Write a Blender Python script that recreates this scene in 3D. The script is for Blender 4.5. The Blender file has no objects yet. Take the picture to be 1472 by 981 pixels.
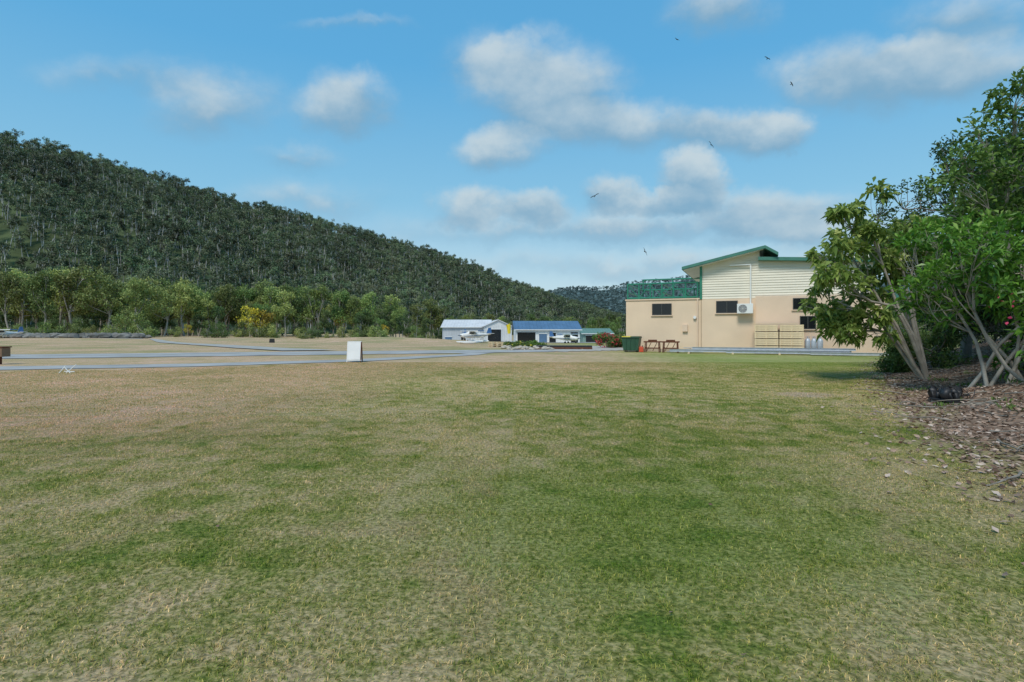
import bpy, math, random
import numpy as np
from mathutils import Vector, Matrix
R=np.random.RandomState(7); random.seed(7)
scene=bpy.context.scene
F=818.0; CX=736.0; HZ=476.0; CH=1.5

# ------------------------------------------------------------ helpers
def sm(a,b,x):
    t=np.clip((np.asarray(x,float)-a)/(b-a),0,1); return t*t*(3-2*t)
EDGE_Y=[-20,0,5.7,9.9,13,20,28,33,60,200]; EDGE_X=[1.5,3.4,5.0,7.1,8.9,13.2,18.6,24.0,48,160]
def edge(y): return np.interp(y,EDGE_Y,EDGE_X)
def gz(x,y):
    x=np.asarray(x,float); y=np.asarray(y,float)
    z=-1.2*sm(50,150,y)*sm(-75,-20,x)
    z=z+1.05*np.exp(-((x+24)/17)**2-((y-105)/9)**2)
    z=z+0.35*np.exp(-((x+75)/24)**2-((y-92)/9)**2)
    d=x-edge(y)
    z=z+1.25*sm(-0.3,7,d)*sm(70,45,y)+0.06*np.sin(x*2.1+y)*sm(0,1,d)*sm(70,45,y)
    z=z+0.014*np.sin(x*1.3+.5)*np.sin(y*0.9)*sm(17,11,y)*sm(30,20,np.abs(x))
    return z
def XY(px,Y): return ((px-CX)/F*Y, Y)

def link(o,parent=None):
    scene.collection.objects.link(o)
    if parent: o.parent=parent
    return o
def empty(name,loc=(0,0,0),rz=0,s=1):
    e=bpy.data.objects.new(name,None); e.location=loc; e.rotation_euler=(0,0,rz); e.scale=(s,s,s); scene.collection.objects.link(e); return e
class MB:
    def __init__(s): s.v=[];s.f=[];s.m=[];s.a=[];s.n=0
    def add(s,v,f,m=0,a=0.5):
        v=np.asarray(v,float).reshape(-1,3); f=np.asarray(f,int).reshape(-1,4)
        s.v.append(v); s.f.append(f+s.n); s.m.append(np.full(len(f),m)); 
        s.a.append(np.full(len(v),a) if np.isscalar(a) else a); s.n+=len(v)
    def tube(s,pts,r,n=6,m=0):
        pts=np.asarray(pts,float); k=len(pts); r=np.asarray(r,float)
        if r.ndim==0: r=np.full(k,float(r))
        if len(r)==2 and k!=2: r=np.linspace(r[0],r[1],k)
        T=np.gradient(pts,axis=0); T/=np.linalg.norm(T,axis=1)[:,None]+1e-9
        ref=np.array([0.31,0.95,0.05]) if abs(T[0][1])<.9 else np.array([1.,0.1,0])
        A=np.cross(T,ref); A/=np.linalg.norm(A,axis=1)[:,None]+1e-9; B=np.cross(T,A)
        th=np.arange(n)*2*math.pi/n
        V=pts[:,None]+r[:,None,None]*(np.cos(th)[None,:,None]*A[:,None]+np.sin(th)[None,:,None]*B[:,None])
        i=np.arange(k-1)[:,None]*n; j=np.arange(n)[None]; j2=(j+1)%n
        f=np.stack([i+j,i+j2,i+n+j2,i+n+j],-1).reshape(-1,4)
        s.add(V.reshape(-1,3),f,m)
    def leaves(s,P,D,L,W,m=1,droop=0.15,var=None):
        N=len(P); D=D/(np.linalg.norm(D,axis=1)[:,None]+1e-9)
        S=np.cross(D,R.normal(size=(N,3))+np.array([0,0,1.6])); S/=np.linalg.norm(S,axis=1)[:,None]+1e-9
        U=np.cross(S,D); L=(L*R.uniform(.7,1.25,N))[:,None]; W=(W*R.uniform(.75,1.2,N))[:,None]
        a=P+D*L*.45+S*W/2+U*W*.12; b=P+D*L*.45-S*W/2+U*W*.12; t=P+D*L-np.array([0,0,1])*L*droop
        V=np.stack([P,a,t,b],1).reshape(-1,3); f=np.arange(4*N).reshape(-1,4)
        if var is None: var=R.uniform(0,1,N)
        s.add(V,f,m,np.repeat(var,4))
    def mesh(s,name,mats,smooth_mats=(0,)):
        v=np.concatenate(s.v); f=np.concatenate(s.f); m=np.concatenate(s.m); a=np.concatenate(s.a)
        me=bpy.data.meshes.new(name); me.vertices.add(len(v)); me.vertices.foreach_set('co',v.ravel())
        me.loops.add(f.size); me.loops.foreach_set('vertex_index',f.ravel().astype(np.int32))
        me.polygons.add(len(f)); me.polygons.foreach_set('loop_start',(np.arange(len(f))*4).astype(np.int32))
        me.polygons.foreach_set('loop_total',np.full(len(f),4,np.int32))
        for x in mats: me.materials.append(x)
        me.polygons.foreach_set('material_index',m.astype(np.int32))
        me.polygons.foreach_set('use_smooth',np.isin(m,smooth_mats))
        at=me.attributes.new('var','FLOAT','POINT'); at.data.foreach_set('value',a.astype(np.float32))
        me.update(calc_edges=True); me.validate(); return me
    def obj(s,name,mats,parent=None,linkit=True,smooth_mats=(0,)):
        o=bpy.data.objects.new(name,s.mesh(name,mats,smooth_mats))
        if linkit: link(o,parent)
        return o

def nodes(mat): mat.use_nodes=True; return mat.node_tree.nodes,mat.node_tree.links
def ramp(N,stops):
    r=N.new('ShaderNodeValToRGB'); e=r.color_ramp.elements
    while len(e)<len(stops): e.new(.5)
    for q,(p,c) in zip(e,stops): q.position=p; q.color=(*c,1)
    return r
def pm(name,col,rough=.6,var=.12,scale=3,metal=0,bump=0.1,bscale=40,stripe=None):
    m=bpy.data.materials.new(name); N,L=nodes(m); b=N['Principled BSDF']
    b.inputs['Roughness'].default_value=rough; b.inputs['Metallic'].default_value=metal
    if rough>=.85: b.inputs['Specular IOR Level'].default_value=.1
    tc=N.new('ShaderNodeTexCoord'); n=N.new('ShaderNodeTexNoise'); n.inputs['Scale'].default_value=scale; n.inputs['Detail'].default_value=5
    L.new(tc.outputs['Object'],n.inputs['Vector'])
    c=np.array(col); r=ramp(N,[(.3,tuple(c*(1-var))),(.7,tuple(np.clip(c*(1+var),0,1)))])
    L.new(n.outputs['Fac'],r.inputs[0]); out=r.outputs[0]
    if bump>0:
        bn=N.new('ShaderNodeBump'); bn.inputs['Strength'].default_value=bump; bn.inputs['Distance'].default_value=.02
        n2=N.new('ShaderNodeTexNoise'); n2.inputs['Scale'].default_value=bscale; n2.inputs['Detail'].default_value=2
        L.new(tc.outputs['Object'],n2.inputs['Vector']); L.new(n2.outputs['Fac'],bn.inputs['Height'])
        L.new(bn.outputs[0],b.inputs['Normal'])
    L.new(out,b.inputs['Base Color']); return m
def leafmat(name,dark,light,trans=.25,rough=.5,extra=None,vary=True,wnoise=None):
    m=bpy.data.materials.new(name); N,L=nodes(m); b=N['Principled BSDF']; b.inputs['Roughness'].default_value=rough
    b.inputs['Specular IOR Level'].default_value=.3
    a=N.new('ShaderNodeAttribute'); a.attribute_name='var'
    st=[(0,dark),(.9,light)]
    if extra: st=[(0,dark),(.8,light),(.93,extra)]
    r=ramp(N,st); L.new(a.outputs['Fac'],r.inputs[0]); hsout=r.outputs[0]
    if vary:
        oi=N.new('ShaderNodeObjectInfo'); mr=N.new('ShaderNodeMapRange'); mr.inputs[3].default_value=.62; mr.inputs[4].default_value=1.45
        L.new(oi.outputs['Random'],mr.inputs[0]); val=mr.outputs[0]
        hs=N.new('ShaderNodeHueSaturation'); L.new(r.outputs[0],hs.inputs['Color'])
        if wnoise:
            geo=N.new('ShaderNodeNewGeometry'); wn_=N.new('ShaderNodeTexNoise'); wn_.inputs['Scale'].default_value=wnoise; wn_.inputs['Detail'].default_value=3; L.new(geo.outputs['Position'],wn_.inputs['Vector'])
            m2=N.new('ShaderNodeMapRange'); m2.inputs[1].default_value=.35; m2.inputs[2].default_value=.65; m2.inputs[3].default_value=.6; m2.inputs[4].default_value=1.45; L.new(wn_.outputs['Fac'],m2.inputs[0])
            mm=N.new('ShaderNodeMath'); mm.operation='MULTIPLY'; L.new(val,mm.inputs[0]); L.new(m2.outputs[0],mm.inputs[1]); val=mm.outputs[0]
        L.new(val,hs.inputs['Value'])
        h=N.new('ShaderNodeMath'); h.operation='MULTIPLY_ADD'; h.inputs[1].default_value=.05; h.inputs[2].default_value=.475
        f=N.new('ShaderNodeMath'); f.operation='FRACT'; f2=N.new('ShaderNodeMath'); f2.operation='MULTIPLY'; f2.inputs[1].default_value=37.
        L.new(oi.outputs['Random'],f2.inputs[0]); L.new(f2.outputs[0],f.inputs[0]); L.new(f.outputs[0],h.inputs[0]); L.new(h.outputs[0],hs.inputs['Hue'])
        hsout=hs.outputs[0]
    L.new(hsout,b.inputs['Base Color'])
    if trans<=0: return m
    t=N.new('ShaderNodeBsdfTranslucent'); L.new(hsout,t.inputs[0]); mx=N.new('ShaderNodeMixShader'); mx.inputs[0].default_value=trans
    L.new(b.outputs[0],mx.inputs[1]); L.new(t.outputs[0],mx.inputs[2]); L.new(mx.outputs[0],N['Material Output'].inputs['Surface']); return m

# grass colour group ------------------------------------------------
g=bpy.data.node_groups.new('LawnColour','ShaderNodeTree'); g.interface.new_socket('Color',in_out='OUTPUT',socket_type='NodeSocketColor')
N,L=g.nodes,g.links; go=N.new('NodeGroupOutput'); geo=N.new('ShaderNodeNewGeometry'); sep=N.new('ShaderNodeSeparateXYZ'); L.new(geo.outputs['Position'],sep.inputs[0])
flat=N.new('ShaderNodeCombineXYZ'); L.new(sep.outputs[0],flat.inputs[0]); L.new(sep.outputs[1],flat.inputs[1])
def noise(sc,det=4,ro=.55):
    n=N.new('ShaderNodeTexNoise'); n.noise_dimensions='2D'; n.inputs['Scale'].default_value=sc; n.inputs['Detail'].default_value=det; n.inputs['Roughness'].default_value=ro; L.new(flat.outputs[0],n.inputs['Vector']); return n.outputs['Fac']
def M(op,a,b=None,c=None,clamp=False):
    n=N.new('ShaderNodeMath'); n.operation=op; n.use_clamp=clamp
    for i,x in enumerate((a,b,c)):
        if x is None: continue
        if isinstance(x,(int,float)): n.inputs[i].default_value=x
        else: L.new(x,n.inputs[i])
    return n.outputs[0]
def MR(x,a,b,lo=0,hi=1):
    n=N.new('ShaderNodeMapRange'); n.interpolation_type='SMOOTHSTEP'; L.new(x,n.inputs[0])
    for i,v in zip((1,2,3,4),(a,b,lo,hi)): n.inputs[i].default_value=v
    return n.outputs[0]
def MIX(f,a,b,bt='MIX'):
    n=N.new('ShaderNodeMix'); n.data_type='RGBA'; n.blend_type=bt
    if isinstance(f,(int,float)): n.inputs[0].default_value=f
    else: L.new(f,n.inputs[0])
    for i,x in ((6,a),(7,b)):
        if isinstance(x,tuple): n.inputs[i].default_value=(*x,1)
        else: L.new(x,n.inputs[i])
    return n.outputs[2]
n1=noise(.33,4); n2=noise(2.3,6,.72); n3=noise(26,2,.7); n5=noise(.11,5,.6)
X,Y=sep.outputs[0],sep.outputs[1]
mixn=M('ADD',M('MULTIPLY',n1,.50),M('MULTIPLY',n2,.80))
mixn=M('ADD',mixn,M('MULTIPLY',M('SUBTRACT',n3,.5),.32))
r=ramp(N,[(.44,(.165,.235,.040)),(.56,(.30,.31,.080)),(.65,(.44,.38,.15)),(.78,(.62,.47,.26))]); L.new(mixn,r.inputs[0])
Xn=M('ADD',X,M('MULTIPLY',M('SUBTRACT',n1,.5),8.0)); Yn=M('ADD',Y,M('MULTIPLY',M('SUBTRACT',n2,.5),5.0))
left=M('MULTIPLY',MR(Xn,-1.8,-6.0),MR(Yn,5.2,9.5))
far=M('MULTIPLY',MR(Yn,14,27),MR(Xn,10,3))
dry=M('MAXIMUM',M('MULTIPLY',left,.98),M('MULTIPLY',far,.85),clamp=True)
dry=M('MULTIPLY',dry,MR(n2,.25,.5,.65,1.0))
brown=ramp(N,[(.3,(.42,.33,.15)),(.47,(.60,.42,.24)),(.63,(.74,.48,.34))]); L.new(M('ADD',M('MULTIPLY',n2,.5),M('MULTIPLY',n1,.5)),brown.inputs[0])
col=MIX(dry,r.outputs[0],brown.outputs[0])
gr=M('MULTIPLY',M('MULTIPLY',MR(Y,17,26),MR(X,6,12)),.6); col=MIX(gr,col,(.30,.37,.10))
fo=M('MULTIPLY',MR(n5,.46,.62),MR(Y,24,40)); col=MIX(M('MULTIPLY',fo,.6),col,(.30,.31,.12))
gc=M('MULTIPLY',M('MULTIPLY',MR(Yn,8,5.5),MR(Yn,2.6,4)),M('MULTIPLY',MR(X,-2,.2),MR(X,4.5,2))); col=MIX(M('MULTIPLY',M('MULTIPLY',gc,MR(n2,.4,.6)),.5),col,(.19,.30,.045))
ex=M('POWER',M('DIVIDE',M('SUBTRACT',X,6.9),.75),2.0); ey=M('POWER',M('DIVIDE',M('SUBTRACT',Y,13.4),.65),2.0)
el=MR(M('ADD',M('ADD',ex,ey),M('MULTIPLY',n2,.8)),1.5,.7); col=MIX(M('MULTIPLY',el,.8),col,(.62,.46,.34))
# worn brown patches in the foreground
wp=M('MULTIPLY',MR(noise(.8,4,.65),.57,.68),MR(Y,9,6)); col=MIX(M('MULTIPLY',wp,.55),col,(.50,.38,.20))
hv=N.new('ShaderNodeHueSaturation'); L.new(col,hv.inputs['Color']); L.new(MR(n3,.3,.7,.66,1.22),hv.inputs['Value'])
L.new(hv.outputs[0],go.inputs[0])

def lawn_mat(name,kind):
    m=bpy.data.materials.new(name); N,L=nodes(m); b=N['Principled BSDF']; b.inputs['Roughness'].default_value=.9; b.inputs['Specular IOR Level'].default_value=.1
    gn=N.new('ShaderNodeGroup'); gn.node_tree=g
    if kind=='blade':
        a=N.new('ShaderNodeAttribute'); a.attribute_name='var'
        r=ramp(N,[(0,(.50,.78,.38)),(.4,(.90,1.0,.75)),(.75,(1.3,1.2,1.05)),(1,(2.0,1.75,1.7))]); L.new(a.outputs['Fac'],r.inputs[0])
        mx=N.new('ShaderNodeMix'); mx.data_type='RGBA'; mx.blend_type='MULTIPLY'; mx.inputs[0].default_value=1
        L.new(gn.outputs[0],mx.inputs[6]); L.new(r.outputs[0],mx.inputs[7])
        t=N.new('ShaderNodeBsdfTranslucent'); L.new(mx.outputs[2],t.inputs[0]); ms=N.new('ShaderNodeMixShader'); ms.inputs[0].default_value=.3
        d=N.new('ShaderNodeBsdfDiffuse'); L.new(mx.outputs[2],d.inputs[0])
        L.new(d.outputs[0],ms.inputs[1]); L.new(t.outputs[0],ms.inputs[2]); L.new(ms.outputs[0],N['Material Output'].inputs['Surface'])
    else:
        a=N.new('ShaderNodeAttribute'); a.attribute_name='bank'
        geo=N.new('ShaderNodeNewGeometry'); n=N.new('ShaderNodeTexNoise'); n.inputs['Scale'].default_value=9; n.inputs['Detail'].default_value=5; L.new(geo.outputs['Position'],n.inputs['Vector'])
        sp=N.new('ShaderNodeSeparateXYZ'); L.new(geo.outputs['Position'],sp.inputs[0]); mr=N.new('ShaderNodeMapRange'); mr.inputs[1].default_value=9; mr.inputs[2].default_value=16; mr.inputs[3].default_value=.65; mr.inputs[4].default_value=.92; L.new(sp.outputs[1],mr.inputs[0])  # near ground colour darkened, painted self-shadow beneath the grass blades
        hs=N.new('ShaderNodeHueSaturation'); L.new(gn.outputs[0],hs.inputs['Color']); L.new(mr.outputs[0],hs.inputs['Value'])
        r=ramp(N,[(.3,(.13,.08,.055)),(.7,(.36,.25,.175))]); L.new(n.outputs['Fac'],r.inputs[0])
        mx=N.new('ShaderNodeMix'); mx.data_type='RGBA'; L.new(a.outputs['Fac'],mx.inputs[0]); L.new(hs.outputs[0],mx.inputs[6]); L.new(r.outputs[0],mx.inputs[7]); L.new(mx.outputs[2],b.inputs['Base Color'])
        bn=N.new('ShaderNodeBump'); bn.inputs['Strength'].default_value=.5; bn.inputs['Distance'].default_value=.04
        n2=N.new('ShaderNodeTexNoise'); n2.inputs['Scale'].default_value=35; n2.inputs['Detail'].default_value=3; L.new(geo.outputs['Position'],n2.inputs['Vector']); L.new(n2.outputs['Fac'],bn.inputs['Height']); L.new(bn.outputs[0],b.inputs['Normal'])
    return m
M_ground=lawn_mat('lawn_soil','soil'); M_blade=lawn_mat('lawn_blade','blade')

# ------------------------------------------------------------ ground
def axis(near,far,step,grow):
    a=[0.0]; s=step
    while a[-1]<far:
        if a[-1]>near: s*=grow
        a.append(a[-1]+s)
    return np.array(a)
ax=axis(32,2500,.5,1.06); xs=np.concatenate([-ax[:0:-1],ax]); ay=axis(60,2600,.5,1.04); yb=axis(10,900,1,1.3); ys=np.concatenate([-yb[:0:-1],ay])
GX,GY=np.meshgrid(xs,ys); GZ=gz(GX,GY)
mb=MB(); nx=len(xs); i=np.arange(len(ys)-1)[:,None]*nx; j=np.arange(nx-1)[None]
mb.add(np.stack([GX,GY,GZ],-1).reshape(-1,3),np.stack([i+j,i+j+1,i+nx+j+1,i+nx+j],-1).reshape(-1,4))
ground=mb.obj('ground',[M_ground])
bk=sm(-.25,.5,GX-edge(GY)+.35*np.sin(GY*1.7)+.2*np.sin(GY*4.1))*sm(75,60,GY)
at=ground.data.attributes.new('bank','FLOAT','POINT'); at.data.foreach_set('value',bk.ravel().astype(np.float32))

# ------------------------------------------------------------ taxiways
M_asph=pm('asphalt',(.40,.39,.37),.95,.2,.5,bump=.2); M_asph2=pm('asphalt_pale',(.42,.40,.36),.95,.15,.5)
M_line=pm('road_paint',(.55,.55,.5),.9,.3,1)
def strip(name,A,B,mat,off=.02,n=60,parent=None,nc=5):
    A=np.array(A,float);B=np.array(B,float); t=np.linspace(0,1,n)
    def res(P):
        d=np.r_[0,np.cumsum(np.linalg.norm(np.diff(P,axis=0),axis=1))]; d/=d[-1]; return np.stack([np.interp(t,d,P[:,0]),np.interp(t,d,P[:,1])],1)
    a,b=res(A),res(B); dd=b-a; a=a+dd*(R.uniform(-.035,.035,(n,1)) if nc>2 else 0); b=b+dd*(R.uniform(-.035,.035,(n,1)) if nc>2 else 0)
    u=np.linspace(0,1,nc)[None,:,None]; P=a[:,None]*(1-u)+b[:,None]*u
    Z=gz(P[...,0],P[...,1])+off
    mb=MB(); i=np.arange(n-1)[:,None]*nc; j=np.arange(nc-1)[None]
    mb.add(np.concatenate([P,Z[...,None]],-1).reshape(-1,3),np.stack([i+j,i+nc+j,i+nc+j+1,i+j+1],-1).reshape(-1,4)); return mb.obj(name,[mat],parent)
roadA=[(-60,13.5),(-22,20.8),(-13,23.8),(-7,28),(-2.2,35),(-1,40)]; roadA2=[(-60,15.6),(-24,23.0),(-14.5,25.8),(-8.6,29.4),(-3.6,36),(-2.5,40)]
tw=empty('taxiway')
strip('near_lane',roadA,roadA2,M_asph,.02,120,tw)
strip('far_lane',[(-120,24.5),(-26.5,30.4),(-6,37),(3,40.5),(3.5,42)],[(-120,30),(-31,35.8),(-9,42.5),(0,45),(3,45)],M_asph,.026,120,tw)
strip('far_lane_line',[(-120,27.4),(-29,33.2),(-7.6,40),(0,43)],[(-120,27.52),(-29,33.32),(-7.6,40.12),(0,43.12)],M_line,.032,120,tw,2)
strip('access_path',[(-13,43),(-20,49),(-42,74),(-69,106),(-120,122)],[(-17,42),(-25,50),(-47,76),(-73,112),(-124,127)],M_asph2,.06,80,tw)
strip('gravel_apron',[(3.4,40.5),(9,43.6),(14,44.5)],[(2.0,52),(8,56),(16,58)],pm('gravel',(.45,.42,.37),.95,.2,2),.03,40)
strip('far_apron',[(-30,128),(0,100),(16,82)],[(-40,170),(5,150),(30,120)],M_asph2,.06,60)

# ------------------------------------------------------------ geometry-node scatter
def scatter(name,protos,P,rot,scl,parent=None):
    coll=bpy.data.collections.new(name+'_parts')
    for o in protos: coll.objects.link(o)
    me=bpy.data.meshes.new(name); me.vertices.add(len(P)); me.vertices.foreach_set('co',np.asarray(P,float).ravel())
    def at(n,t,a,key): q=me.attributes.new(n,t,'POINT'); q.data.foreach_set(key,a)
    at('rot','FLOAT_VECTOR',np.asarray(rot,np.float32).ravel(),'vector'); at('scl','FLOAT_VECTOR',np.asarray(scl,np.float32).ravel(),'vector')
    at('idx','INT',R.randint(0,len(protos),len(P)).astype(np.int32),'value')
    o=bpy.data.objects.new(name,me); link(o,parent)
    ng=bpy.data.node_groups.new(name+'_gn','GeometryNodeTree')
    ng.interface.new_socket('Geometry',in_out='INPUT',socket_type='NodeSocketGeometry'); ng.interface.new_socket('Geometry',in_out='OUTPUT',socket_type='NodeSocketGeometry')
    N,L=ng.nodes,ng.links; gi=N.new('NodeGroupInput'); go=N.new('NodeGroupOutput'); ip=N.new('GeometryNodeInstanceOnPoints'); ci=N.new('GeometryNodeCollectionInfo')
    ci.inputs['Collection'].default_value=coll; ci.inputs['Separate Children'].default_value=True; ci.inputs['Reset Children'].default_value=True
    def na(n,t): q=N.new('GeometryNodeInputNamedAttribute'); q.data_type=t; q.inputs['Name'].default_value=n; return [s for s in q.outputs if s.enabled and s.name=='Attribute'][0]
    L.new(gi.outputs[0],ip.inputs['Points']); L.new(ci.outputs[0],ip.inputs['Instance']); ip.inputs['Pick Instance'].default_value=True
    L.new(na('idx','INT'),ip.inputs['Instance Index']); L.new(na('rot','FLOAT_VECTOR'),ip.inputs['Rotation']); L.new(na('scl','FLOAT_VECTOR'),ip.inputs['Scale'])
    L.new(ip.outputs[0],go.inputs[0]); md=o.modifiers.new('scatter','NODES'); md.node_group=ng; return o
def rz(n): r=np.zeros((n,3)); r[:,2]=R.uniform(0,2*math.pi,n); return r

def tile(name,nb,h,w,lo=.35):
    mb=MB(); P=np.zeros((nb,3)); P[:,:2]=R.uniform(-.55,.55,(nb,2)); P[:,2]=-.004
    hh=h*R.uniform(lo,1.15,nb); ww=w*R.uniform(.6,1.3,nb)
    a=R.uniform(0,2*math.pi,nb); D=np.stack([np.cos(a),np.sin(a),0*a],1); S=np.stack([-np.sin(a),np.cos(a),0*a],1)
    a2=a+R.normal(0,1,nb); S2=np.stack([-np.sin(a2),np.cos(a2),0*a],1)
    ln=R.uniform(.2,1.7,nb)[:,None]; H=hh[:,None]; W=ww[:,None]; Z=np.array([0,0,1.])
    mid=P+Z*H*.6+D*H*ln*.35; tip=P+Z*H*(1.0-.35*np.clip(ln,0,1.2))+D*H*ln
    V=np.stack([P-S2*W/2,P+S2*W/2,mid+S*W*.42,mid-S*W*.42,tip+S*W*.08,tip-S*W*.08],1).reshape(-1,3)
    b=np.arange(nb)[:,None]*6; f=np.concatenate([b+np.array([[0,1,2,3]]),b+np.array([[3,2,4,5]])])
    mb.add(V,f,0,np.repeat(R.uniform(0,1,nb)**1.2,6)); return mb.obj(name,[M_blade],None,False,())
tiles=[tile('grass_tile_%d'%k,3800,.028,.0046) for k in range(4)]; tiles2=[tile('grass_sparse_%d'%k,1300,.028,.010) for k in range(3)]
def gridpts(y0,y1,st,hw):
    P=[]
    y=y0
    while y<y1:
        n=int((hw(y)*2)/st)+1
        for q in range(n):
            x=-hw(y)+q*st; yy=y
            if x>edge(yy)-.15: continue
            ra=np.interp(x,[p[0] for p in roadA],[p[1] for p in roadA])
            if x<-1 and yy>ra-.7: continue
            P.append((x,yy,float(gz(x,yy))))
        y+=st
    return np.array(P)
def rq(n): r=np.zeros((n,3)); r[:,2]=R.randint(0,4,n)*math.pi/2; return r
P=gridpts(1.0,9.6,1.05,lambda y:y*.95+2.0); s=np.ones((len(P),3))
scatter('grass',tiles,P,rq(len(P)),s)
P=gridpts(10.45,27,1.08,lambda y:y*.95+2.0); s=np.ones((len(P),3))
scatter('grass',tiles2,P,rq(len(P)),s)

# ------------------------------------------------------------ vegetation
def unit(n):
    v=R.normal(size=(n,3)); return v/np.linalg.norm(v,axis=1)[:,None]
def bend(a,b,k=5,amp=.08,sag=0):
    a=np.array(a,float);b=np.array(b,float); t=np.linspace(0,1,k)[:,None]; L=np.linalg.norm(b-a)
    P=a+(b-a)*t; off=R.normal(size=3)*L*amp; P+=off*np.sin(t*math.pi)+R.normal(size=(k,3))*L*amp*.25*np.sin(t*math.pi); P[:,2]-=sag*np.sin(t[:,0]*math.pi)*L; return P
def plant(mb,trunk,rad,clumps,ncl,nlf,LL,LW,limb_r=.05,spread=.25,droop=.25,twig=.012,tn=6,surf=.5,mt=0,ml=1,up=.3,forks=None,twigfrac=1.0,below=False):
    trunk=np.asarray(trunk,float); mb.tube(trunk,rad,tn,mt); top=trunk[-1]; T=len(trunk)
    for ci,c in enumerate(clumps):
        c=np.asarray(c,float); cen=c[:3]; rr=c[3:6]
        fr=R.uniform(.45,1.0) if forks is None else forks[ci]
        if below:
            zt_=trunk[:,2]; fr=float(np.interp(cen[2]-.9,zt_,np.linspace(0,1,T)))*.97
        q=fr*(T-1); i0=int(min(q,T-2)); st=trunk[i0]+(trunk[i0+1]-trunk[i0])*(q-i0)
        lb=bend(st,cen-np.array([0,0,rr[2]*.3]),6,.07); mb.tube(lb,(limb_r,limb_r*.35),max(4,tn-1),mt)
        n=ncl
        d=unit(n); rad_=(surf+(1-surf)*R.uniform(0,1,n))**.6; pts=cen+d*rr*rad_[:,None]
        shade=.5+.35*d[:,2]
        for k,p in enumerate(pts):
            if R.uniform()<twigfrac:
                s0=lb[R.randint(3,6)]; mb.tube(bend(s0,p,4,.1),(limb_r*.3,twig*.5),3 if tn<6 else 4,mt)
        PP=np.repeat(pts,nlf,0); m=len(PP); PP=PP+R.normal(size=(m,3))*spread*.45
        DD=np.repeat(d,nlf,0)*.5+unit(m)+np.array([0,0,up])
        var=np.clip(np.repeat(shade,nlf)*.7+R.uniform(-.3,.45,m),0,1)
        mb.leaves(PP,DD,LL,LW,ml,droop,var)

M_gumbark=pm('gum_bark',(.50,.49,.46),.9,.35,.5,bump=0); M_bark=pm('grey_bark',(.26,.23,.19),.95,.3,4,bump=.4)
M_palebark=pm('pale_bark',(.38,.35,.30),.9,.3,4)
M_gumleaf=leafmat('gum_leaf',(.045,.075,.038),(.18,.23,.11),0,wnoise=.018); M_olive=leafmat('gum_leaf_olive',(.065,.09,.05),(.24,.26,.15),0,wnoise=.018)  # leaf colours lifted slightly bluish, aerial haze put into the tint
def gum(name,h,mat,sparse=1.0,wide=1.0):
    mb=MB(); lean=R.normal(size=2)*.06*h
    tr=np.array([[0,0,-1],[lean[0]*.2,lean[1]*.2,h*.3],[lean[0]*.6,lean[1]*.6,h*.6],[lean[0],lean[1],h*.88]])
    cl=[]
    for k in range(R.randint(4,8)):
        a=R.uniform(0,6.28); rr=R.uniform(.2,2.2)*wide; z=h*R.uniform(.45,.97); s=R.uniform(.75,1.5)*wide
        cl.append((lean[0]*.8+rr*math.cos(a),lean[1]*.8+rr*math.sin(a),z,s,s,s*.65))
    plant(mb,tr,(.21,.09),cl,int(12*sparse),5,.85,.42,.09,.7,.2,.03,4,.45,twigfrac=.15)
    return mb.obj(name,[M_gumbark,mat],None,False)
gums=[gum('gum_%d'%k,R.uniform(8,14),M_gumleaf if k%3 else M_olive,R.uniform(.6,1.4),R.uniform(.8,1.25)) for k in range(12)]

# hill
RT=np.array([(-900,60,430),(-500,95,430),(-200,145,440),(0,194,455),(100,214,475),(200,243,505),(300,276,545),(400,301,595),(500,326,645),(600,353,705),(700,389,780),(760,411,840),(820,434,900),(900,458,950),(1000,480,1000)],float)
def hillpos(px,t):
    px=np.asarray(px,float); ry=np.interp(px,RT[:,0],RT[:,1]); D=np.interp(px,RT[:,0],RT[:,2]); B=np.interp(px,[-900,300,800,1000],[185,205,400,600])
    H=np.maximum(CH+(HZ-ry)*D/F-11.0,-1.5)
    Yd=B+(D-B)*t; X=(px-CX)/F*Yd
    z=np.where(t<=1,H*(0.75*t+.25*np.sin(np.clip(t,0,1)*math.pi/2)),H*(1-(t-1)**1.3*1.0))
    z=z+3.4*np.sin(X*.045+Yd*.02)*np.sin(Yd*.05)*np.sin(np.clip(t,0,1)*math.pi)+1.3*np.sin(px*.031)+.8*np.sin(px*.083+1)
    return X,Yd,z-1.0*(1-np.clip(t*4,0,1))
px=np.linspace(-900,1000,190); t=np.linspace(0,1.6,50); PX,TT=np.meshgrid(px,t); hx,hy,hz=hillpos(PX,TT)
mb=MB(); i=np.arange(49)[:,None]*190; j=np.arange(189)[None]; mb.add(np.stack([hx,hy,hz],-1).reshape(-1,3),np.stack([i+j,i+j+1,i+191+j,i+190+j],-1).reshape(-1,4))
M_hill=pm('hill_undergrowth',(.075,.10,.045),1,.5,.08); mb.obj('hill',[M_hill])
n=52000; p=R.uniform(-330,960,n); t=R.uniform(0,1.04,n); x,y,z=hillpos(p,t); B=np.interp(p,[-900,300,800,1000],[185,205,400,600]); D=np.interp(p,RT[:,0],RT[:,2])
w=y*(D-B)*(1+.35*np.sin(x*.06+3*np.sin(y*.03))*np.sin(y*.045)); keep=R.uniform(0,1,n)<w/w.max()*.72; P=np.stack([x,y,z-.3],1)[keep]
s=np.ones((len(P),3))*R.uniform(.5,1.2,(len(P),1)); s[:,2]*=R.uniform(.8,1.15,len(P))
ro=rz(len(P)); ro[:,:2]=R.normal(0,.07,(len(P),2)); scatter('forest',gums,P,ro,s)
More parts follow.
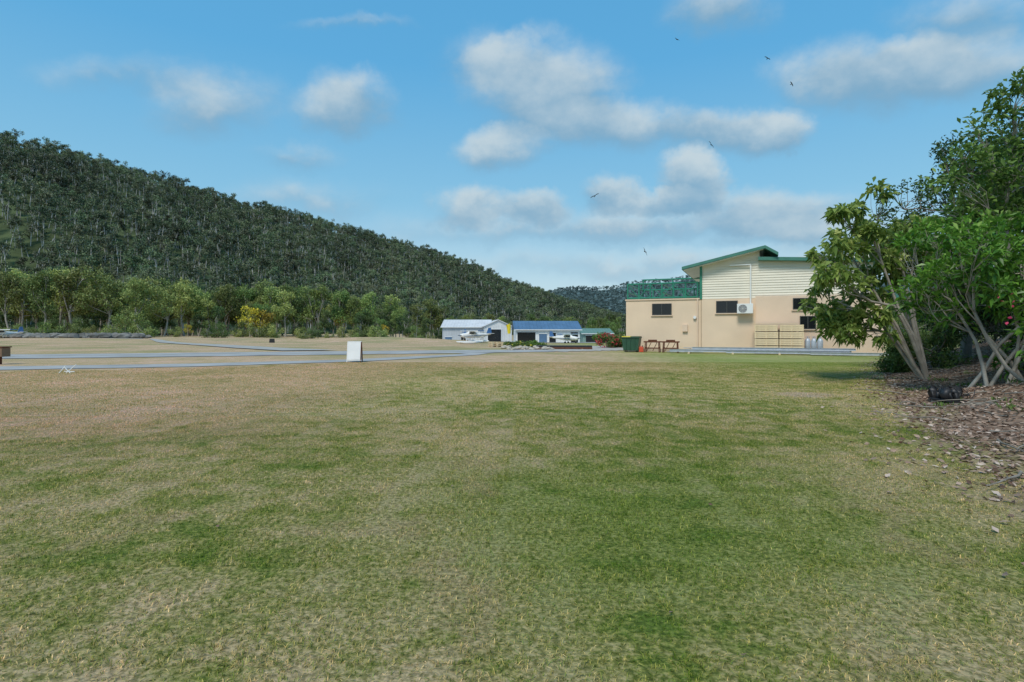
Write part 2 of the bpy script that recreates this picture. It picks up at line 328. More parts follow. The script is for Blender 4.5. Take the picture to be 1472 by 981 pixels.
# distant hill
FT=np.array([(600,440),(700,428),(790,419),(840,412),(900,408),(950,401),(1000,393),(1060,388),(1150,392),(1300,400),(1500,396),(1800,400),(2100,420)],float)
px=np.linspace(600,2100,140); t=np.linspace(0,1.5,26); PX,TT=np.meshgrid(px,t); D=1500.;Bf=800.
def farpos(px,t):
    ry=np.interp(px,FT[:,0],FT[:,1])+2.5*np.sin(px*.06); H=CH+(HZ-ry)*1500/F-6; Y=Bf+(D-Bf)*t; X=(px-CX)/F*Y
    z=np.where(t<=1,H*t**1.2,H*(1-(t-1)))+10*np.sin(X*.015)*np.sin(np.clip(t,0,1)*math.pi)-2*(t<=0); return X,Y,z
hx,hy,hz=farpos(PX,TT); mb=MB(); i=np.arange(25)[:,None]*140; j=np.arange(139)[None]; mb.add(np.stack([hx,hy,hz],-1).reshape(-1,3),np.stack([i+j,i+j+1,i+141+j,i+140+j],-1).reshape(-1,4))
mb.obj('distant_hill',[pm('distant_hill_bush_hazed',(.12,.18,.18),1,.3,.02,bump=0)])  # bluish base colour carries the aerial haze, no volume used
M_fargum=leafmat('distant_leaf_hazed',(.10,.155,.15),(.17,.23,.21),0)  # far leaf colours tinted blue-grey to paint in aerial haze
fg=[]
for k in range(3):
    o=gums[k]; q=o.copy(); q.data=o.data.copy(); q.data.materials[0]=pm('distant_bark_hazed_%d'%k,(.20,.25,.24),bump=0); q.data.materials[1]=M_fargum; fg.append(q)  # bark of far copies gets the same painted haze tint
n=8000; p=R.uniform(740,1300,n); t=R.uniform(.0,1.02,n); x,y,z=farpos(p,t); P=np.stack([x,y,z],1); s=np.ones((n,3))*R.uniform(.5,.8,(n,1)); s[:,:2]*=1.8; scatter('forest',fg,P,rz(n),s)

# broadleaf belt trees
M_lg=leafmat('light_green_leaf',(.12,.18,.04),(.40,.45,.15),.15); M_mg=leafmat('mid_green_leaf',(.07,.13,.03),(.26,.33,.10),.15)
M_dg=leafmat('dark_green_leaf',(.03,.06,.02),(.14,.21,.06),.12); M_yel=leafmat('yellow_blossom',(.30,.26,.05),(.66,.48,.05),.15)
M_redf=leafmat('red_blossom',(.3,.02,.03),(.6,.06,.07),.2)
def broad(name,h,w,mat,bark=M_palebark,low=.25,n=9,lf=.42,dens=1.0):
    mb=MB(); tr=bend((0,0,-.5),(R.normal()*.4,R.normal()*.4,h*.6),5,.05); cl=[]
    for k in range(n):
        a=R.uniform(0,6.28); q=R.uniform(0,1)**.6*w*.62; z=h*R.uniform(low+.12,.9); s=w*R.uniform(.22,.42); q*=(1.1-.6*max(0,(z/h-.5))*1.4)
        cl.append((q*math.cos(a),q*math.sin(a),z,s,s,s*.75))
    plant(mb,tr,(h*.022,h*.008),cl,int(34*dens),8,lf,lf*.5,h*.009,.5,.25,.02,5,.55,twigfrac=.2); return mb.obj(name,[bark,mat],None,False)
B_l=[broad('belt_light_%d'%k,10,3.6,M_lg) for k in range(3)]; B_m=[broad('belt_mid_%d'%k,10,3.6,M_mg) for k in range(3)]; B_d=[broad('belt_dark_%d'%k,9,3.8,M_dg,low=.05) for k in range(2)]
B_y=[broad('belt_yellow_%d'%k,6,2.6,M_yel,low=.25,n=7,dens=.3) for k in range(2)]
bush=[broad('bush_%d'%k,3.2,2.4,m_,low=-.1,n=7,lf=.3,dens=.6) for k,m_ in enumerate((M_mg,M_dg,M_lg))]
def row(name,protos,pxs,Ys,hs,base_h):
    P=[];S=[]
    for a,b,c in zip(pxs,Ys,hs):
        x,y=XY(a,b); P.append((x,y,float(gz(x,y)))); S.append((c/base_h*R.uniform(.85,1.05),c/base_h*R.uniform(.85,1.05),c/base_h))
    n=len(P); scatter(name,protos,P,rz(n),S)
n=110; q=R.uniform(-250,640,n); row('tree_belt',B_m+B_l,q,R.uniform(165,190,n),R.uniform(12,19,n)*np.interp(q,[0,300,640],[1.15,.95,.7]),10)
n=45; row('tree_belt',B_d,R.uniform(-250,640,n),R.uniform(150,168,n),R.uniform(5,9,n),9)
row('tree_belt',B_l,[15,62,110,150,195,235,-40,-90,265,395,410,505,180,130,85],[150,148,152,150,146,155,150,150,160,165,160,170,138,160,158],[17,17,20,18,15,14,17,17,15,14,13,12,7,20,19],10)
row('yellow_flowering_tree',B_y,[360,374,383,552,488,270],[146,147,150,152,170,150],[8.5,8,7,4.5,7,3.5],6)
row('yellow_flowering_tree',B_m,[366,378,546],[150,150,154],[9.5,9,6.5],10)
n=70; row('shrub_belt',bush,R.uniform(-200,640,n),R.uniform(136,150,n),R.uniform(1.8,4.2,n),3.2)
row('shrub_belt',bush[:1],[300,318,168,200],[128,130,130,128],[3.6,3,5,5.2],3.2)
n=60; row('tree_belt',B_m+B_d+B_l[:1],R.uniform(600,930,n),R.uniform(215,330,n),R.uniform(7,11,n),10)
n=40; row('shrub_belt',bush,R.uniform(590,900,n),R.uniform(175,210,n),R.uniform(2.5,5,n),3.2)
n=60; row('tree_belt',B_m+B_d,R.uniform(1180,2000,n),R.uniform(75,130,n),R.uniform(5,8,n),10)

# ------------------------------------------------------------ near right-hand trees (real metres)
def G(x,y,dz=0): return (x,y,float(gz(x,y))+dz)
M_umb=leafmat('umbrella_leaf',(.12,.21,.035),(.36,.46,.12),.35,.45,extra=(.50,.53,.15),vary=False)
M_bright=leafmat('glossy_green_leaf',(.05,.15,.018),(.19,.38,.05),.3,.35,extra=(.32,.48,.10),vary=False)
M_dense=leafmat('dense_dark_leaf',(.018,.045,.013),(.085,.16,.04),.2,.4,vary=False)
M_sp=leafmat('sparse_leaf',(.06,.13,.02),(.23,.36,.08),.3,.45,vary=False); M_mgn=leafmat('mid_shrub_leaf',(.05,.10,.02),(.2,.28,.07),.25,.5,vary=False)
mb=MB(); b=np.array(G(12.3,16.8,-.2))
def at17(px,py,Yd=16.5): return np.array([(px-CX)/F*Yd,Yd,CH+(HZ-py)*Yd/F])
stems=[((1300,440),(1262,345)),((1275,450),(1220,365)),((1270,470),(1200,432)),((1310,420),(1322,335)),((1280,480),(1230,478)),((1290,440),(1248,322)),((1290,470),(1248,415)),((1300,400),(1290,375)),((1285,440),(1198,388)),((1280,480),(1205,470))]
for q,(m_,e_) in enumerate(stems):
    Yd=16.8+R.uniform(-1.1,1.1); mid=at17(*m_,Yd*.5+8.4); end=at17(*e_,Yd)
    tr=np.concatenate([bend(b,mid,4,.03),bend(mid,end,4,.04)[1:]])
    cl=[]
    for z in range(6):
        o=R.normal(size=3)*np.array([.45,.5,.38]); s=R.uniform(.26,.46); cl.append((*(end+o),s,s,s*.55))
    plant(mb,tr,(.06,.022),cl,8,11,.25,.115,.02,.12,.35,.008,6,.5,up=.12,forks=R.uniform(.7,1,6))
mb.obj('umbrella_tree',[M_palebark,M_umb])
mb=MB(); tr=bend(G(15.9,20,-.2),(15.6,20,5.4),6,.05); cl=[]
for k in range(34):
    d=unit(1)[0]; cl.append((15.9+d[0]*2.1,20+d[1]*1.6,5.6+d[2]*2.2,.9,.85,.75))
for k in range(18): cl.append((R.uniform(15,22),R.uniform(18.5,22),R.uniform(1.8,6.8),.95,.9,.8))
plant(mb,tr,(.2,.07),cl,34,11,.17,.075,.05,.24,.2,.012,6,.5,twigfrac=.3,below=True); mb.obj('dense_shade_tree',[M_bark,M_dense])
mb=MB(); tr=np.array([G(13.0,14.6,-.2),(12.9,14.6,2.6),(12.5,14.5,4.4),(12.7,14.4,6.0),(12.75,14.4,7.2)]); cl=[]; 
for (px_,py_) in [(1448,132),(1470,118),(1432,165),(1405,190),(1468,165),(1388,225),(1420,240),(1455,215),(1370,262),(1440,275),(1470,250),(1490,200),(1400,290),(1500,150),(1520,230),(1462,300),(1352,268),(1390,250),(1445,245),(1425,300),(1460,190),(1480,290),(1380,310),(1440,320),(1475,220),(1450,260),(1500,110),(1530,180)]:
    p=at17(px_,py_,14.4+R.uniform(-.8,.8)); s=R.uniform(.26,.46); cl.append((*p,s*1.2,s,s*.7))
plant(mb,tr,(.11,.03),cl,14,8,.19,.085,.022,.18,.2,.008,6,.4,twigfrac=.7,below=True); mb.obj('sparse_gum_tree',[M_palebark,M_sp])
mb=MB(); b=np.array(G(10.9,12.2,-.2))
for q in range(10):
    e=np.array([R.uniform(9.2,12.6),R.uniform(11.2,13.4),R.uniform(1.7,3.7)]); tr=bend(b+R.normal(size=3)*np.array([.3,.3,0]),e,6,.06); cl=[]
    for z in range(7):
        o=R.normal(size=3)*np.array([.6,.5,.55]); s=R.uniform(.3,.5); cl.append((*(e+o),s,s,s*.8))
    plant(mb,tr,(.045,.02),cl,13,10,.20,.075,.018,.15,.2,.007,5,.4,up=.3)
mb.obj('glossy_leaf_tree',[M_palebark,M_bright])
mb=MB(); 
P=[]; 
for c in [(1440,430),(1452,455),(1462,440)]:
    q=at17(*c,10.4); P+= [q+R.normal(size=3)*np.array([.2,.2,.1]) for _ in range(4)]
P=np.array(P); mb.leaves(P,unit(len(P)),.08,.05,0); mb.obj('red_flowers',[M_redf])
def fill(name,x,y,h,w,mat,n=14,lf=.16,bark=M_bark,low=.15):
    mb=MB(); z0=float(gz(x,y)); tr=bend((x,y,z0-.3),(x+R.normal()*.2,y,z0+h*.65),6,.05); cl=[]
    for k in range(n):
        a=R.uniform(0,6.28); q=R.uniform(0,1)**.6*w*.7; z=z0+h*R.uniform(low,.88); s=w*R.uniform(.22,.36); cl.append((x+q*math.cos(a),y+q*math.sin(a),z,s,s,s*.8))
    plant(mb,tr,(h*.02,h*.008),cl,30,10,lf,lf*.42,.03,.22,.2,.01,6,.5,twigfrac=.4,below=h>4); mb.obj(name,[bark,mat])
fill('shade_tree',14.6,15.6,6.2,2.3,M_sp,24,.18); fill('shade_tree',16.5,16.5,7.6,2.7,M_dense,28,.18)
fill('shade_tree',13.2,11.4,5.4,2.3,M_bright,20,.2); fill('shade_tree',15,7,6.5,2.6,M_dense,16); fill('shade_tree',19,14,7.5,3,M_dense,18)
fill('shade_tree',19,24,5.0,2.2,M_mgn,14,.17,low=.05); fill('shade_tree',22.5,26,5.4,2.6,M_dense,16,low=.05)
fill('shrub',12.2,12.2,2.4,1.3,M_dense,13,.14,low=0.02); fill('shrub',13.2,13.6,2.4,1.4,M_dense,12,.14,low=0.02); fill('shrub',15.2,14.2,2.4,1.6,M_dense,12,.14,low=0.02); fill('shrub',16,19,2.6,1.8,M_dense,12,.15,low=.02)
fill('shrub',14.2,19.5,1.8,1.2,M_mgn,10,.14,low=0.02); fill('shrub',13.6,20.5,1.0,.9,M_mgn,8,.12,low=0.02); fill('shrub',20.5,29,2.2,2.0,M_mgn,10,.15,low=.0)
fill('shrub',24,33,3.4,2.4,M_dense,12,.18,low=.0)
# weedy tufts on the litter bank
mb=MB()
for k in range(34):
    y=R.uniform(5,22); x=edge(y)+abs(R.normal())*2.2+.2; n=R.randint(8,26); P=np.array(G(x,y,.0))+R.normal(size=(n,3))*np.array([.12,.12,0]); D=unit(n)*.6+np.array([0,0,1.1]); mb.leaves(P,D,.16,.035,0,.3)
mb.obj('bank_weeds',[M_mgn],None,True,())

# leaf litter
M_lit=leafmat('dead_leaf',(.13,.075,.05),(.44,.31,.23),0,.8,extra=(.58,.46,.37),vary=False)
n=26000; y=R.uniform(3,30,n)**1.0; d=np.abs(R.normal(0,1,n))*3.2-.15; k=R.uniform(0,1,n)<.06; d[k]=-np.abs(R.normal(0,.55,k.sum())); x=edge(y)+d
P=np.stack([x,y,gz(x,y)+.012],1); mb=MB(); a=R.uniform(0,6.28,n); mb.leaves(P,np.stack([np.cos(a),np.sin(a),R.uniform(-.1,.35,n)],1),.085,.042,0,-.02)
n=34; y=R.uniform(2.4,16,n); x=R.uniform(-1,1,n)*y*.9; x=np.minimum(x,edge(y)); a=R.uniform(0,6.28,n)
mb.leaves(np.stack([x,y,gz(x,y)+.022],1),np.stack([np.cos(a),np.sin(a),R.uniform(-.1,.2,n)],1),.05,.022,0,-.02,R.uniform(0,.35,n)); mb.obj('leaf_litter',[M_lit],None,True,())
mb=MB()
for k in range(80):
    y=R.uniform(5,22); x=edge(y)+abs(R.normal())*2; a=R.uniform(0,6.28); l=R.uniform(.3,1.3); p=np.array(G(x,y,.03)); q=np.array(G(x+l*math.cos(a),y+l*math.sin(a),.06)); mb.tube(bend(p,q,5,.06),(.016,.005),5)
mb.obj('fallen_sticks',[M_bark])

# ------------------------------------------------------------ hard-surface helpers
def box(name,c,s,mat,parent,bev=.01,rot=(0,0,0)):
    me=bpy.data.meshes.new(name); sx,sy,sz=[v/2 for v in s]
    v=[(-sx,-sy,-sz),(sx,-sy,-sz),(sx,sy,-sz),(-sx,sy,-sz),(-sx,-sy,sz),(sx,-sy,sz),(sx,sy,sz),(-sx,sy,sz)]
    me.from_pydata(v,[],[(0,3,2,1),(4,5,6,7),(0,1,5,4),(1,2,6,5),(2,3,7,6),(3,0,4,7)]); me.materials.append(mat)
    o=bpy.data.objects.new(name,me); o.location=c; o.rotation_euler=rot; link(o,parent)
    if bev: b=o.modifiers.new('b','BEVEL'); b.width=min(bev,min(s)*.3); b.segments=2
    return o
def prism(name,poly,t0,t1,mat,parent):
    n=len(poly); v=[(a,t0,b) for a,b in poly]+[(a,t1,b) for a,b in poly]
    f=[tuple(range(n)),tuple(range(2*n-1,n-1,-1))]+[(i,i+n,(i+1)%n+n,(i+1)%n) for i in range(n)]
    me=bpy.data.meshes.new(name); me.from_pydata(v,[],f); me.materials.append(mat)
    import bmesh; bm=bmesh.new(); bm.from_mesh(me); bmesh.ops.recalc_face_normals(bm,faces=bm.faces); bm.to_mesh(me); bm.free()
    return link(bpy.data.objects.new(name,me),parent)
def cyl(name,a,b,r,mat,parent,n=12,r2=None,cap=True):
    mb=MB(); a=np.array(a,float);b=np.array(b,float); r2=r if r2 is None else r2
    if cap: d=(b-a)*.001; mb.tube([a,a+d,b-d,b],[.001,r,r2,.001],n)
    else: mb.tube([a,b],[r,r2],n)
    return mb.obj(name,[mat],parent,True,())
def loft(name,rings,mat,parent,n=16,axis='x'):
    mb=MB(); th=np.arange(n)*2*math.pi/n; V=[]
    for p,w,h,zc in rings: V.append(np.stack([np.full(n,p),np.sign(np.cos(th))*np.abs(np.cos(th))**.8*w,zc+np.sign(np.sin(th))*np.abs(np.sin(th))**.8*h],1))
    k=len(V); i=np.arange(k-1)[:,None]*n; j=np.arange(n)[None]; j2=(j+1)%n
    mb.add(np.concatenate(V),np.stack([i+j,i+j2,i+n+j2,i+n+j],-1).reshape(-1,4)); return mb.obj(name,[mat],parent)

M_wall=pm('rendered_wall',(.80,.62,.45),.85,.06,.5,bump=.15); M_wall2=pm('rendered_wall_b',(.77,.59,.44),.85,.07,.5,bump=.15)
M_clad=pm('cream_weatherboard',(.80,.74,.61),.6,.04,1); M_green=pm('green_trim',(.03,.22,.14),.4,.15,3); M_greenroof=pm('green_roof',(.06,.20,.15),.45,.15,2)
M_glass=pm('dark_glass',(.012,.014,.016),.12,.1,1,bump=0); M_white=pm('white_paint',(.80,.80,.78),.45,.06,2); M_frame=pm('window_frame',(.06,.06,.055),.5)
M_timber=pm('pale_timber',(.76,.60,.38),.8,.12,3); M_tdark=pm('crate_shadow_timber',(.30,.21,.12),.9,.2,5); M_alu=pm('aluminium',(.50,.53,.57),.5,.12,3,metal=.35); M_rust=pm('rusty_steel',(.15,.065,.04),.85,.35,8)
M_black=pm('black_plastic',(.02,.02,.022),.5,.2,4); M_dgreen=pm('bin_green',(.02,.075,.04),.5,.2,3); M_yelp=pm('yellow_paint',(.80,.62,.03),.5); M_redp=pm('red_paint',(.6,.08,.03),.5)
M_conc=pm('concrete',(.42,.40,.36),.9,.15,2); M_blue=pm('blue_roof',(.09,.17,.28),.5,.15,.6); M_zinc=pm('zinc_roof',(.68,.67,.66),.6,.1,.5); M_shed=pm('white_shed_wall',(.66,.66,.65),.6,.08,.6)

# ------------------------------------------------------------ main building
ang=-23*math.pi/180; ca,sa=math.cos(ang),math.sin(ang); L0=(8.42,42.0)
hall=empty('aircraft_club_building',(L0[0],L0[1],0),ang)
def W(px,py,t=0.0):
    k=(px-CX)/F; s=(k*(L0[1]+ca*t)-L0[0]+sa*t)/(ca-sa*k); Yd=L0[1]+sa*s+ca*t; return s,CH+(HZ-py)*Yd/F
zt=3.72; S_end=16.2
sU0=W(1008,430)[0]; sU1=15.6
prism('lower_wall',[(0,-.3),(S_end,-.3),(S_end,zt),(0,zt)],0,11,M_wall,hall)
sb=W(1086,430)[0]; prism('lower_wall_bay',[(sb,-.3),(S_end+.05,-.3),(S_end+.05,zt+.12),(sb,zt+.12)],-.16,-.003,M_wall2,hall)
prism('wall_capping',[(-.06,zt+.003),(sU0-.1,zt+.003),(sU0-.1,zt+.09),(-.06,zt+.09)],-.07,.2,M_wall2,hall)
prism('base_course',[(-.02,-.3),(sb-.01,-.3),(sb-.01,.22),(-.02,.22)],-.03,-.003,pm('base_stain',(.50,.40,.30),.9,.25,1.5),hall)
box('control_joint',(sU0,-.012,zt/2),(.03,.02,zt),M_tdark,hall,0)
zu=W(1008,381)[1]; s1,zp=W(1092,357.5); z2=W(1092,372)[1]
prism('upper_wall',[(sU0,zt+.003),(sU1,zt+.003),(sU1,z2),(s1,z2),(s1,zp),(sU0,zu)],.06,9.5,M_clad,hall)
z=zt+.02; k=0
while z<zp-.05:
    sl=sU0 if z<zu-.1 else sU0+(z+.17-zu)/(zp-zu)*(s1-sU0); sr=sU1 if z+.17<z2 else s1
    if sr-sl>.3:
        me=bpy.data.meshes.new('board_%d'%k); me.from_pydata([(sl,.02,z),(sr,.02,z),(sr,.056,z+.165),(sl,.056,z+.165),(sl,.058,z),(sr,.058,z)],[],[(0,1,2,3),(0,4,5,1)]); me.materials.append(M_clad); link(bpy.data.objects.new('board_%d'%k,me),hall)
    z+=.17;k+=1
def roof(name,a,b,t0,t1,th,mat): 
    (s0,z0),(s1_,z1)=a,b; prism(name,[(s0,z0),(s1_,z1),(s1_,z1+th),(s0,z0+th)],t0,t1,mat,hall)
rA=W(980,388,-.7); rB=W(1100,357,-.7); rC=W(1119,367,-.7)
roof('roof_main',rA,rB,-.7,10,.2,M_greenroof); roof('roof_return',(rB[0]+.003,rB[1]),rC,-.7,10,.2,M_greenroof)
rD=W(1090,374,-.45); rE=(17.2,rD[1]+.05)
roof('roof_lower',rD,(rE[0],rE[1]-.55),-.45,10,.22,M_greenroof)
roof('roof_soffit',(rA[0]+.1,rA[1]-.03),(rB[0]-.1,rB[1]-.03),-.6,9.9,.025,M_white)
box('corner_post',(sU0-.02,.0,(zt+zu)/2),(.16,.12,zu-zt),M_green,hall)
def window(px0,px1,py0,py1,t=-.0,nm='window'):
    s0,z0=W(px0,py1); s1,z1=W(px1,py0); w=s1-s0; h=z1-z0; cx=(s0+s1)/2; cz=(z0+z1)/2
    e=-.02+t; box(nm+'_glass',(cx,e,cz),(w,.03,h),M_glass,hall,0)
    for dx in (-w/2,0,w/2): box(nm+'_mullion',(cx+dx,e-.03,cz),(.05,.05,h+.05),M_frame,hall,.005)
    for dz in (-h/2,h/2): box(nm+'_rail',(cx,e-.027,cz+dz),(w+.05,.045,.05),M_frame,hall,.005)
    box(nm+'_sill',(cx,e-.045,cz-h/2-.065),(w+.2,.09,.06),M_wall2,hall,.005)
window(938,965,437,453); window(1030,1060,433,450); window(1140,1172,429,445,-.16); window(1196,1214,432,447,-.16)
window(1150,1172,455,473,-.16)
sp,_=W(1079,380); zc0=W(1079,381)[1]; za=W(1070,450)[1]
cyl('conduit_v',(sp,-.16,zt+.13),(sp,-.16,zc0),.045,M_white,hall); cyl('conduit_v2',(sp,-.22,za+.5),(sp,-.22,zt+.15),.045,M_white,hall); cyl('conduit_h',(W(1050,380)[0],-.16,zc0),(sp,-.16,zc0),.04,M_white,hall)
cyl('conduit_drop',(W(1050,380)[0],-.16,zc0),(W(1050,380)[0],.02,zc0),.04,M_white,hall)
def acunit():
    s,z=W(1071,444,-.35); box('ac_body',(s,-.42,z),(1.0,.34,.66),M_white,hall,.02)
    mb=MB()
    for q in range(5):
        th=np.linspace(0,6.283,25); r=.05+.055*q; mb.tube(np.stack([s-.14+r*np.cos(th),np.full(25,-.605),z+r*np.sin(th)],1),.007,4)
    for q in range(8):
        a=q*math.pi/4; mb.tube([(s-.14,-.608,z),(s-.14+.28*math.cos(a),-.608,z+.28*math.sin(a))],.006,4)
    mb.obj('ac_grille',[M_white],hall)
    me=bpy.data.meshes.new('ac_fan_recess'); th=np.linspace(0,6.283,25)[:-1]; me.from_pydata([(s-.14+.27*math.cos(a),-.594,z+.27*math.sin(a)) for a in th],[],[tuple(range(24))]); me.materials.append(pm('ac_dark',(.14,.14,.15))); link(bpy.data.objects.new('ac_fan_recess',me),hall)
    for dx in (-.35,.35): box('ac_bracket',(s+dx,-.3,z-.36),(.05,.45,.05),M_white,hall)
acunit()
cyl('downpipe',(W(1003,430)[0],-.07,0),(W(1003,430)[0],-.07,zt),.05,M_wall2,hall)
box('meter_box',(W(985,470)[0],-.09,1.7),(.35,.16,.5),M_wall2,hall); cyl('wall_light',(W(999,457)[0],-.16,2.45),(W(999,457)[0],-.02,2.45),.11,M_white,hall)
prism('side_awning',[(S_end+.06,3.6),(S_end+3.2,3.1),(S_end+3.2,3.25),(S_end+.06,3.8)],-.8,8,M_greenroof,hall)
for t_ in (-.6,3.5,7.6): cyl('awning_post',(S_end+3.0,t_,-.2),(S_end+3.0,t_,3.12),.06,M_green,hall)
sd1=sU0-.25; zr=W(905,409)[1]
def rail(a,b,r=.06): cyl('deck_rail',a,b,r,M_green,hall,6)
D2=6.5
for (t_,zz) in ((.12,0),(D2,.0)):
    for zz_ in (zt+.18,zr): rail((.1,t_,zz_),(sd1,t_,zz_))
    n=6
    for q in range(n+1):
        s_=.1+(sd1-.1)*q/n; cyl('deck_post',(s_,t_,zt+.08),(s_,t_,zr),.06,M_green,hall,6)
        if q<n: rail((s_,t_,zt+.18),(s_+(sd1-.1)/n,t_,zr),.028) if q%2 else rail((s_,t_,zr),(s_+(sd1-.1)/n,t_,zt+.18),.028)
for s_ in (.1,(sd1)/2,sd1):
    for zz_ in (zt+.62,zr): rail((s_,.12,zz_),(s_,D2,zz_))
    cyl('deck_tall_post',(s_,D2,zt),(s_,D2,zr+.85),.06,M_green,hall,6)
rail((.1,D2,zr+.85),(sd1,D2,zr+.85)); 

def loc(px,t): 
    s,_=W(px,476,t); return (L0[0]+ca*s-sa*t, L0[1]+sa*s+ca*t)
def E(name,px,t,rzz=ang):
    x,y=loc(px,t); return empty(name,(x,y,float(gz(x,y))),rzz)
e=E('skip_bin',908,-1.2)
prism('body',[(-.5,.12),(.5,.12),(.62,1.0),(-.62,1.0)],-.45,.45,M_dgreen,e); box('rim',(0,0,1.03),(1.3,1.0,.07),M_dgreen,e); box('lid',(-.3,0,1.09),(.62,.98,.06),M_yelp,e); box('lid_b',(.32,0,1.09),(.6,.98,.06),M_dgreen,e)
for dx in (-.4,.4):
    for dy in (-.3,.3): cyl('wheel',(dx-.03,dy,.07),(dx+.03,dy,.07),.07,M_black,e)
for dx in (-.3,0,.3): box('rib',(dx,-.47,.55),(.05,.05,.8),M_dgreen,e)
e=E('red_jerry_can',922,-1.6); box('body',(0,0,.2),(.3,.18,.38),M_redp,e,.03); cyl('spout',(.08,0,.39),(.1,0,.48),.03,M_black,e); box('handle',(-.03,0,.43),(.16,.03,.03),M_redp,e)
for px_ in (938,964):
    e=E('rusty_trestle',px_,-1.5)
    for dx in (-.45,.45):
        for dy in (-.25,.25): cyl('leg',(dx*1.1,dy*1.1,0),(dx,dy,.72),.035,M_rust,e,8)
        box('end_bar',(dx,0,.35),(.05,.55,.05),M_rust,e)
    for dy in (-.25,.25): box('top_bar',(0,dy,.74),(1.15,.06,.09),M_rust,e); box('low_bar',(0,dy,.3),(1.0,.05,.07),M_rust,e); 
    cyl('roller',(-.3,0,.83),(.3,0,.83),.06,M_rust,e)
    for dx in (-.2,.2): cyl('brace',(dx-.15,-.26,.1),(dx+.15,-.26,.7),.025,M_rust,e,6)
e=E('timber_crate_stack',1119,-.95); cw=1.42; chh=.42
for cxx in (-1,1):
    for r_ in range(4):
        zc=.1+r_*(chh+.04)+chh/2; xo=cxx*cw*.52+R.uniform(-.02,.02); wd=cw if r_<3 else cw*.97
        box('crate_core',(xo,0,zc),(wd-.08,.9,chh-.05),M_tdark,e,0)
        for dz in (-.14,0,.14): box('slat',(xo,-.49,zc+dz),(wd,.025,.128),M_timber,e,.004)
        for dx in (-wd/2+.06,0,wd/2-.06): box('batten',(xo+dx,-.515,zc),(.08,.025,chh),M_timber,e,.004)
    box('pallet',(cxx*cw*.51,0,.05),(cw,1,.08),M_rust,e)
box('top_sheet',(-.2,0,.1+4*(chh+.04)+.02),(2.6,1.02,.03),M_timber,e)
for k,px_ in enumerate((1161,1170,1179)):
    e=E('gas_cylinder',px_,-1.2)
    prof=[(0,.001),(0.01,.15),(.05,.17),(.85,.17),(.95,.14),(1.02,.07),(1.04,.04),(1.08,.04),(1.09,.001)]
    mb=MB(); mb.tube([(0,0,z) for z,_ in prof],[r for _,r in prof],16); mb.obj('bottle',[M_alu],e); 
    mb=MB(); th=np.linspace(0,6.283,17); mb.tube(np.stack([.1*np.cos(th),.1*np.sin(th),np.full(17,1.13)],1),.014,5); mb.tube([(0.1,0,1.0),(.1,0,1.13)],.012,5); mb.tube([(-0.1,0,1.0),(-.1,0,1.13)],.012,5); mb.obj('collar',[M_alu],e); box('valve',(0,0,1.12),(.05,.07,.08),M_rust,e)
e=E('metal_beam_stack',1085,-2.6,ang+.03)
for q,(dy,dz,l,dx) in enumerate([(0,.2,10.5,0),(.28,.2,10.2,.3),(.12,.36,9.4,.9),(-.3,.16,7,1.8)]):
    box('web',(dx,dy,dz),(l,.03,.14),M_alu,e,0)
    for zz in (-.07,.07): box('flange',(dx,dy,dz+zz),(l,.12,.018),M_alu,e,0)
for dx in (-4,-1.3,1.4,4.2): box('block',(dx,0,.05),(.12,.9,.1),M_timber,e)
e=E('metal_beam_stack',1228,-3.2,ang+.02)
for dy in (-.15,.1): box('web',(0,dy,.14),(4.6,.03,.12),M_alu,e,0); box('flange',(0,dy,.21),(4.6,.1,.018),M_alu,e,0); box('flange_b',(0,dy,.07),(4.6,.1,.018),M_alu,e,0)
e=E('timber_offcuts',1000,-1.3)
for k in range(7): box('plank',(R.uniform(-1.4,1.8),R.uniform(-.3,.2),.05+.05*k),(R.uniform(1,2.6),.12,.04),M_timber if k%2 else M_alu,e,0,(0,0,R.uniform(-.08,.08)))

def smallbush(name,px,Yd,h,w,mat,fl=None,nf=60,n=10):
    x,y=XY(px,Yd); z0=float(gz(x,y)); mb=MB(); cl=[]
    for k in range(n):
        a=R.uniform(0,6.28); q=R.uniform(0,1)**.6*w*.75; s=w*R.uniform(.25,.4); cl.append((x+q*math.cos(a),y+q*math.sin(a),z0+h*R.uniform(.15,.8),s,s,h*.25))
    plant(mb,[(x,y,z0-.1),(x,y,z0+h*.2),(x,y,z0+h*.5)],(.05,.02),cl,22,8,.16,.08,.02,.16,.2,.01,5,.5,twigfrac=.3)
    mats=[M_bark,mat]
    if fl:
        P=np.array([x,y,z0+h*.55])+unit(nf)*np.array([w*.95,w*.95,h*.5]); P[:,2]=np.maximum(P[:,2],z0+.1); mb.leaves(P,unit(nf),.16,.13,2,.1); mats.append(fl)
    mb.obj(name,mats)
smallbush('red_flower_bush',872,50,1.25,1.0,M_mgn,M_redf,220); smallbush('red_flower_bush',888,51,1.1,.9,M_mgn,M_redf,120)
smallbush('garden_shrub',750,50,.5,.9,M_mgn,M_yel,30); smallbush('garden_shrub',772,52,.6,.9,M_sp); smallbush('garden_shrub',735,55,.4,.8,M_mgn,M_yel,20); smallbush('garden_shrub',858,62,1.3,1.1,M_sp)
